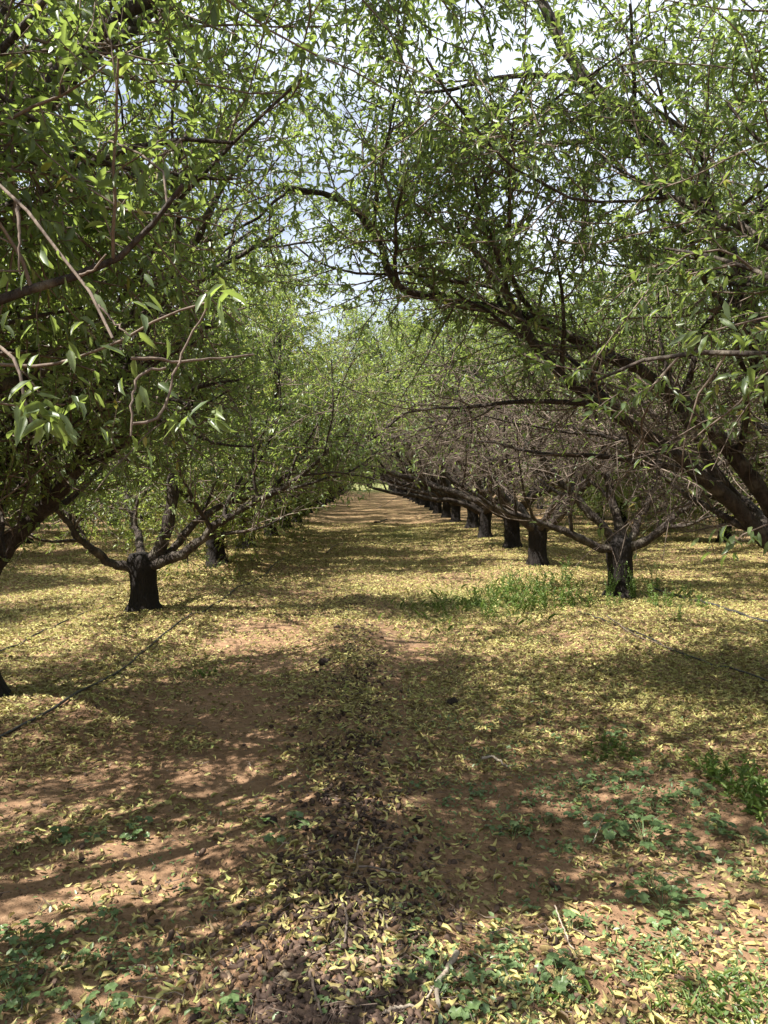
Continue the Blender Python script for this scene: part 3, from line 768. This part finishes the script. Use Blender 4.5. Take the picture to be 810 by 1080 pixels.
def mallow_mesh(seed, count, spread, hgt, rleaf):
    g = np.random.default_rng(seed)
    V, T, tint = [], [], []
    w = Wood()
    for i in range(count):
        a = g.uniform(0, 6.28); rr = spread * math.sqrt(g.uniform(0.02, 1)); h = hgt * g.uniform(0.35, 1) * (1 - 0.4 * rr / spread)
        c = np.array([math.cos(a) * rr, math.sin(a) * rr, h])
        nrm = norm(np.array([g.normal(0, .3) + .2 * math.cos(a), g.normal(0, .3) + .2 * math.sin(a), 1.0]))
        d = np.array([math.cos(a), math.sin(a), 0]); d = norm(d - nrm * (d @ nrm))
        round_leaf(c, d, nrm, rleaf * g.uniform(0.55, 1.1), 5, g, V, T, tint)
        w.add(resample([np.array([0, 0, -0.01]) + g.normal(0, 0.008, 3), c * np.array([.5, .5, .75]), c], 5), np.full(5, 0.0013), 4)
    sv = np.concatenate(w.V); sq = np.concatenate(w.Q)
    V = np.vstack([np.array(V), sv]); 
    return make_mesh('mallow_weed', V, [np.array(T), sq + len(V) - len(sv)], M['mallow'], {'tint': np.array(tint + [0.75] * len(sv))})

mal = [mallow_mesh(40 + i, c, s, h, r) for i, (c, s, h, r) in enumerate([(16, .13, .11, .028), (12, .10, .08, .026), (22, .17, .14, .030), (8, .07, .05, .022), (6, .05, .04, .016)])]
spots = [(680, 890, 2), (640, 885, 0), (720, 900, 0), (700, 960, 2), (705, 975, 1), (690, 940, 0), (745, 870, 1), (760, 880, 0), (660, 860, 1), (690, 855, 0), (720, 850, 1), (735, 840, 0), (610, 860, 1), (575, 870, 1), (560, 850, 3),
         (630, 830, 1), (650, 835, 3), (668, 825, 1), (540, 885, 1), (590, 900, 3), (600, 985, 1), (590, 1040, 0), (600, 1015, 1), (670, 815, 1), (700, 810, 3), (760, 910, 3), (790, 890, 1), (780, 925, 3),
         (30, 1000, 2), (55, 1000, 0), (85, 1020, 1), (10, 985, 1), (65, 1060, 1), (110, 1075, 0), (15, 1060, 0), (90, 980, 3), (115, 965, 3), (140, 870, 3), (145, 880, 1), (50, 890, 1), (100, 885, 3), (195, 940, 4), (300, 875, 1), (292, 888, 3),
         (230, 1075, 1), (245, 1060, 3), (505, 840, 3), (520, 875, 3), (470, 850, 3), (440, 830, 4), (530, 1020, 1), (545, 1000, 3), (440, 1010, 1), (455, 1040, 0), (430, 985, 3), (490, 1060, 1), (700, 1005, 4), (640, 1010, 4), (560, 960, 4), (480, 1070, 3), (350, 1060, 3), (620, 770, 3), (650, 775, 1), (590, 780, 3), (770, 960, 4), (800, 930, 4)]
def ground_at(px, py):
    v = CM @ np.array([(px - 405) / F, (540 - py) / F, -1.0])
    Yd = 3.0
    for _ in range(30):
        p = CAM + v * (Yd / v[1]); z = g0(p[0], p[1])
        Yd = Yd * (CAM[2] - z) / max(CAM[2] - p[2], 1e-3) * 0.6 + Yd * 0.4
    p = CAM + v * (Yd / v[1])
    return np.array([p[0], p[1], g0(p[0], p[1])])
for i, (px, py, v) in enumerate(spots):
    p = ground_at(px, py)
    o = link('mallow_weed', mal[v]); o.location = p; o.rotation_euler = (0, 0, rng.uniform(0, 6.28))
    s = rng.uniform(0.6, 0.95) * (1.15 if i == 0 else 1.0) * (0.85 if py > 960 else 1.0); o.scale = (s, s, s)
    if px < 260: lab, gr = 'low mallow weed with round green leaves on the left foreground soil', 'mallow weeds on the left foreground'
    elif px < 500: lab, gr = 'small mallow weed with round leaves beside the almond windrow', 'mallow weeds by the windrow'
    else: lab, gr = 'round leaved blue green mallow weed in the patch at lower right', 'mallow weeds in the lower right patch'
    if i == 0: lab = 'largest mallow weed with bright round leaves in the middle of the lower right patch'
    tag(o, lab, 'weed', gr)

def shoot_mesh(name, seed, stems, hgt, spread, leaf, material, per=26, lean=0.25, wratio=0.3):
    g = np.random.default_rng(seed)
    w = Wood(); P, A, Nn, L = [], [], [], []
    a = g.uniform(0, 6.28, stems); rr = spread * np.sqrt(g.uniform(0, 1, stems))
    st = np.stack([np.cos(a) * rr, np.sin(a) * rr, np.full(stems, -0.02)], 1)
    d = norm(np.stack([np.cos(a) * lean, np.sin(a) * lean, np.ones(stems)], 1) + g.normal(0, 0.15, (stems, 3)))
    pts = grow(st, d, hgt * g.uniform(0.5, 1.1, stems), 8, 0.12, 0.02, g)
    w.add(pts, taper(np.full(stems, 0.003), np.full(stems, 0.0012), 8), 4)
    p, dd, _, _ = spawn(pts, np.zeros(pts.shape[:2]), per, 0.08, 1.0, 55, 15, g)
    m = len(p)
    Ls = leaf * g.uniform(0.5, 1.15, m)
    me = leaves_mesh(name, p, norm(dd + g.normal(0, 0.2, (m, 3))), norm(g.normal(0, 0.5, (m, 3)) + np.array([0, 0, 1.0])), Ls, Ls * wratio, np.clip(g.normal(0.5, 0.2, m), 0, 1), material)
    return me, w.mesh('stem', material)
def place_plant(name, meshes, loc, label, group=None, rz=None, s=1.0):
    root = empty(name, loc, rng.uniform(0, 6.28) if rz is None else rz)
    root.scale = (s, s, s)
    tag(root, label, 'weed', group)
    link('leaves', meshes[0], root); link('stem', meshes[1], root)
    return root
tall = [shoot_mesh('leaves', 60 + i, n, h, s, .055, M['weed'], 24) for i, (n, h, s) in enumerate([(9, .38, .14), (7, .30, .12), (11, .46, .16)])]
for i, (px, py) in enumerate([(505, 640), (522, 632), (540, 636), (550, 628), (560, 622), (535, 622), (572, 628), (585, 640), (600, 632), (592, 618), (615, 640), (490, 645), (515, 650), (560, 645), (465, 642)]):
    v = [2, 0, 1][i % 3]
    place_plant('tall_weed', tall[v], ground_at(px, py), 'tall bright green weed in the clump left of the right hand trunk', 'tall weeds beside the right trunk', s=0.62 if px < 520 else 0.9)
for i, (px, py, s) in enumerate([(700, 640, .8), (722, 630, .7), (688, 622, .8), (735, 640, .6), (645, 640, 0.7), (710, 655, .5)]):
    place_plant('tall_weed', tall[i % 3], ground_at(px, py), 'leafy green weed growing right of the shoot covered trunk', 'weeds right of the trunk', s=s)
vin = shoot_mesh('leaves', 71, 16, .62, .06, .035, M['weed'], 34, lean=0.1, wratio=0.5)
f6 = np.array([3.07, 9.3, g0(3.07, 9.3)])
place_plant('climbing_shoot', vin, f6 + W(0.09, -0.19, 0), 'green leafy shoots climbing the front right of the dark trunk', None, 0, 0.72)
place_plant('climbing_shoot', vin, f6 + W(-0.17, -0.14, 0.05), 'thin green shoots climbing the left face of the dark trunk', None, 2.0, 0.6)
bush = [shoot_mesh('leaves', 75 + i, 14, h, .16, .05, M['weed'], 22, lean=.6) for i, h in enumerate([.24, .17])]
for i, (px, py, v, s) in enumerate([(800, 838, 0, 1.0), (785, 828, 1, 0.9), (808, 855, 1, 1.0), (640, 790, 1, .55), (660, 800, 1, .45), (625, 800, 1, .4)]):
    place_plant('bushy_weed', bush[v], ground_at(px, py), 'bushy green weed at the right frame edge above the mallow patch' if i < 3 else 'bushy green weed on the litter just above the mallow patch', 'bushy weeds at right edge' if i < 3 else 'bushy weeds above the mallow', s=s)
place_plant('lawn_weed', bush[1], ground_at(215, 712), 'small bright green weed on the soil between hose and windrow', None, s=.5)

# low seedlings and grass as ground cover
def cover(name, label, n, area, L0, wr, material, up, seed):
    g = np.random.default_rng(seed)
    xs, ys = [], []
    for (px, py, sx, sy, wgt) in area:
        c = ground_at(px, py); k = int(n * wgt)
        xs.append(c[0] + g.normal(0, sx, k)); ys.append(c[1] + g.normal(0, sy, k))
    x = np.concatenate(xs); y = np.concatenate(ys); m = len(x)
    # grow in small tufts
    tf = fbm(x * 7, y * 7, 2, 33)
    kk = g.uniform(0, 1, m) < sstep(0.38, 0.62, tf); x, y = x[kk], y[kk]; m = len(x)
    z = height(x, y)
    a = g.uniform(0, 6.28, m)
    d = norm(np.stack([np.cos(a), np.sin(a), np.abs(g.normal(up, 0.3, m))], 1))
    L = L0 * g.uniform(0.4, 1.2, m)
    me = leaves_mesh(name, np.stack([x, y, z + g.uniform(0, 0.02, m)], 1), d, norm(g.normal(0, .3, (m, 3)) + np.array([0, 0, 1.0])), L, L * wr, np.clip(g.normal(.5, .2, m), 0, 1), material)
    tag(link(name, me), label, 'ground cover', kind='stuff')
cover('seedling_cover', 'low green seedlings scattered over the soil on the right of the lane', 9000,
      [(560, 860, .45, .35, .16), (660, 850, .4, .5, .18), (540, 1000, .35, .2, .14), (470, 1040, .25, .15, .10), (740, 1040, .22, .15, .12), (60, 1030, .22, .15, .10), (480, 780, .35, .5, .10), (640, 770, .5, .5, .10), (130, 900, .5, .3, .04), (350, 1050, .2, .2, .03)],
      .024, .5, M['mallow'], .5, 81)
cover('grass', 'fine short grass in the lower right corner and beside the weed clump', 7500,
      [(770, 1060, .22, .10, .06), (700, 1075, .16, .08, .02), (530, 640, .55, .7, .28), (470, 660, .4, .6, .10), (640, 690, .6, .5, .06), (215, 705, .3, .3, .03), (430, 565, .35, 1.8, .16)],
      .05, .10, M['weed'], 1.3, 82)

cover('long_grass', 'bright fresh grass patch left of the shoot covered trunk', 1500,
      [(525, 634, .40, .7, .45), (565, 622, .35, .6, .3), (480, 645, .5, .6, .17), (700, 635, .4, .3, .08)], .115, .055, M['weed'], 1.5, 83)
# ------------------------------------------------------------------ hoses, sticks, clods
def hose(px, r, label, wob=0.01):
    pts = resample([ground_at(a, b) for a, b in px], 60)
    pts[:, 0] += wob * np.sin(np.arange(60) * 0.7) + rng.normal(0, wob * 0.3, 60)
    pts[:, 2] = height(pts[:, 0], pts[:, 1]) + r * 0.7 + 0.012 * np.abs(np.sin(np.arange(60) * 0.23))
    w = Wood(); w.add(pts, np.full(60, r), 8)
    tag(link('irrigation_hose', w.mesh('irrigation_hose', M['hose'])), label, 'hose', 'irrigation hoses along the rows')
hose([(-25, 790), (0, 778), (60, 747), (115, 716), (160, 682), (200, 650), (222, 640), (300, 590)], 0.009, 'black irrigation hose running diagonally past the lone left trunk')
hose([(-20, 697), (0, 689), (35, 672), (68, 657), (110, 640)], 0.008, 'short length of black hose at the left edge behind the cut trunk')
hose([(840, 730), (800, 716), (740, 698), (690, 677), (640, 657), (610, 646)], 0.007, 'thin dusty hose crossing the sunlit leaf litter at right')
hose([(840, 668), (810, 658), (760, 642), (710, 628), (690, 622)], 0.014, 'thicker dark hose right of the shoot covered trunk')

def stick(px, r0, r1, label, lift=0.012, mat_='stick', group=None, fork=None):
    pts = [ground_at(a, b) for a, b in px]
    p = resample(pts, 14); p[:, 2] = height(p[:, 0], p[:, 1]) + lift + r0
    p[1:-1] += rng.normal(0, r0 * 0.35, p[1:-1].shape)
    w = Wood(); w.add(p, taper(np.array([r0]), np.array([r1]), 14)[0], 8, 0.06)
    if fork:
        q = resample([p[fork[0]], p[fork[0]] * .5 + ground_at(*fork[1]) * .5, ground_at(*fork[1])], 8); q[1:, 2] = height(q[1:, 0], q[1:, 1]) + lift
        w.add(q, taper(np.array([r0 * .7]), np.array([r1 * .7]), 8)[0], 6, 0.05)
    tag(link('fallen_stick', w.mesh('fallen_stick', M[mat_])), label, 'stick', group)
stick([(482, 1012), (472, 1028), (464, 1045), (460, 1075)], 0.009, 0.006, 'pale grey forked stick standing out at the bottom centre', fork=(4, (450, 1058)))
stick([(508, 805), (520, 803), (530, 810), (535, 815)], 0.008, 0.005, 'short curved pale stick right of the windrow', 0.02)
stick([(362, 962), (366, 980), (363, 1003)], 0.005, 0.003, 'thin dark twig lying along the windrow crest', 0.02, 'twig')
stick([(397, 967), (404, 978), (414, 991)], 0.004, 0.003, 'short curved brown twig right of the windrow crest', 0.02, 'twig')
stick([(327, 1035), (332, 1058), (340, 1080)], 0.005, 0.003, 'bent twig among the almonds at the bottom edge', 0.02, 'twig')
stick([(380, 890), (376, 905), (373, 918)], 0.004, 0.002, 'thin pale twig upright on the far part of windrow', 0.02)
stick([(375, 920), (400, 922), (425, 928)], 0.005, 0.003, 'dark twig lying crosswise right of the windrow', 0.015, 'twig')
stick([(585, 965), (600, 1005), (606, 1012)], 0.003, 0.002, 'thin dry stalk leaning in the mallow patch', 0.03)
stick([(625, 900), (633, 880), (640, 862)], 0.003, 0.002, 'dry pale stalk left of the largest mallow weed', 0.04)
stick([(405, 1075), (425, 1070), (445, 1068)], 0.006, 0.004, 'pale stick lying flat at the bottom edge', 0.015)
stick([(640, 560 + 92), (665, 670), (720, 690)], 0.006, 0.004, 'long grey twig lying by the dusty hose', 0.02, 'twig')
stick([(345, 585), (352, 578), (362, 574)], 0.015, 0.008, 'dark fallen branch on the left side of the far lane', 0.03, 'twig')
stick([(395, 553), (402, 552), (408, 549)], 0.03, 0.015, 'small fallen branch in the middle of the far lane', 0.03, 'bark')

def clod(px, py, r, label):
    g = np.random.default_rng(int(px * 7 + py))
    nu, nv = 12, 8
    ph = np.linspace(0, math.pi, nv + 1)[:, None]; t = (np.arange(nu) * 2 * math.pi / nu)[None]
    V = np.stack([np.sin(ph) * np.cos(t), np.sin(ph) * np.sin(t) * .7, np.cos(ph) * np.ones_like(t) * .6], -1).reshape(-1, 3)
    V *= r * (1 + 0.45 * (vnoise(V[:, 0] * 2 + px, V[:, 1] * 2 + V[:, 2] * 2, 7) - 0.5) + g.normal(0, 0.05, len(V)))[:, None]
    ids = np.arange((nv + 1) * nu).reshape(nv + 1, nu)
    Qc = np.stack([ids[:-1], ids[1:], np.roll(ids[1:], -1, 1), np.roll(ids[:-1], -1, 1)], -1).reshape(-1, 4)
    o = link('dirt_clod', make_mesh('dirt_clod', V, [Qc], M['clod']))
    o.location = ground_at(px, py) + np.array([0, 0, r * 0.3]); o.rotation_euler = (0, 0, g.uniform(0, 6))
    tag(o, label, 'clod', 'dark clods on the soil')
clod(285, 868, 0.035, 'dark elongated clod left of the windrow')
clod(306, 911, 0.024, 'small dark clod left of the windrow, nearer than the elongated one')
clod(440, 866, 0.026, 'dark upright clod right of the windrow')
clod(477, 743, 0.05, 'low dark clod in the leaf litter beyond the windrow on the right')
clod(342, 700, 0.045, 'rounded dark clod at the left foot of the far windrow')

# ------------------------------------------------------------------ light
SUN_EL, SUN_AZ = 54.0, -112.0    # azimuth from +Y, negative = left
d = Vector((math.sin(R(SUN_AZ)) * math.cos(R(SUN_EL)), math.cos(R(SUN_AZ)) * math.cos(R(SUN_EL)), math.sin(R(SUN_EL))))
sd = bpy.data.lights.new('sun', 'SUN')
sd.energy = 5.0; sd.angle = R(0.53); sd.color = (1.0, 0.95, 0.86)
sun = bpy.data.objects.new('sun', sd); COL.objects.link(sun)
sun.rotation_euler = d.to_track_quat('Z', 'Y').to_euler()

w = bpy.data.worlds.new('World'); S.world = w; w.use_nodes = True
nt = w.node_tree; nt.nodes.clear(); L = nt.links.new
out = N(nt, 'ShaderNodeOutputWorld'); bg = N(nt, 'ShaderNodeBackground')
sky = N(nt, 'ShaderNodeTexSky', sky_type='NISHITA', sun_disc=False)
sky.sun_elevation = R(SUN_EL); sky.sun_rotation = R(SUN_AZ)
sky.altitude = 100; sky.air_density = 1.0; sky.dust_density = 3.0
tc = N(nt, 'ShaderNodeTexCoord')
mp = N(nt, 'ShaderNodeMapping'); mp.inputs['Scale'].default_value = (1.0, 1.0, 2.6); mp.inputs['Location'].default_value = (0.3, 0.2, 0.1)
L(tc.outputs['Generated'], mp.inputs['Vector'])
cn = N(nt, 'ShaderNodeTexNoise', Scale=2.6, Detail=8.0, Roughness=0.58); L(mp.outputs[0], cn.inputs['Vector'])
cr = ramp(nt, [(0.36, (0.3, 0.3, 0.3)), (0.54, (1, 1, 1))]); L(cn.outputs[0], cr.inputs[0])
mx = N(nt, 'ShaderNodeMix', data_type='RGBA'); L(cr.outputs[0], mx.inputs[0]); L(sky.outputs[0], mx.inputs[6]); mx.inputs[7].default_value = (6.6, 7.2, 8.3, 1)
L(mx.outputs[2], bg.inputs['Color']); bg.inputs['Strength'].default_value = 0.060
L(bg.outputs[0], out.inputs['Surface'])

S.view_settings.view_transform = 'Standard'
S.view_settings.look = 'None'
S.view_settings.exposure = 1.58
S.view_settings.gamma = 1.0
S.view_settings.use_curve_mapping = False
S.render.engine = 'CYCLES'
S.cycles.max_bounces = 6
S.cycles.diffuse_bounces = 3
S.cycles.glossy_bounces = 2
S.cycles.transmission_bounces = 4
S.cycles.use_denoising = True
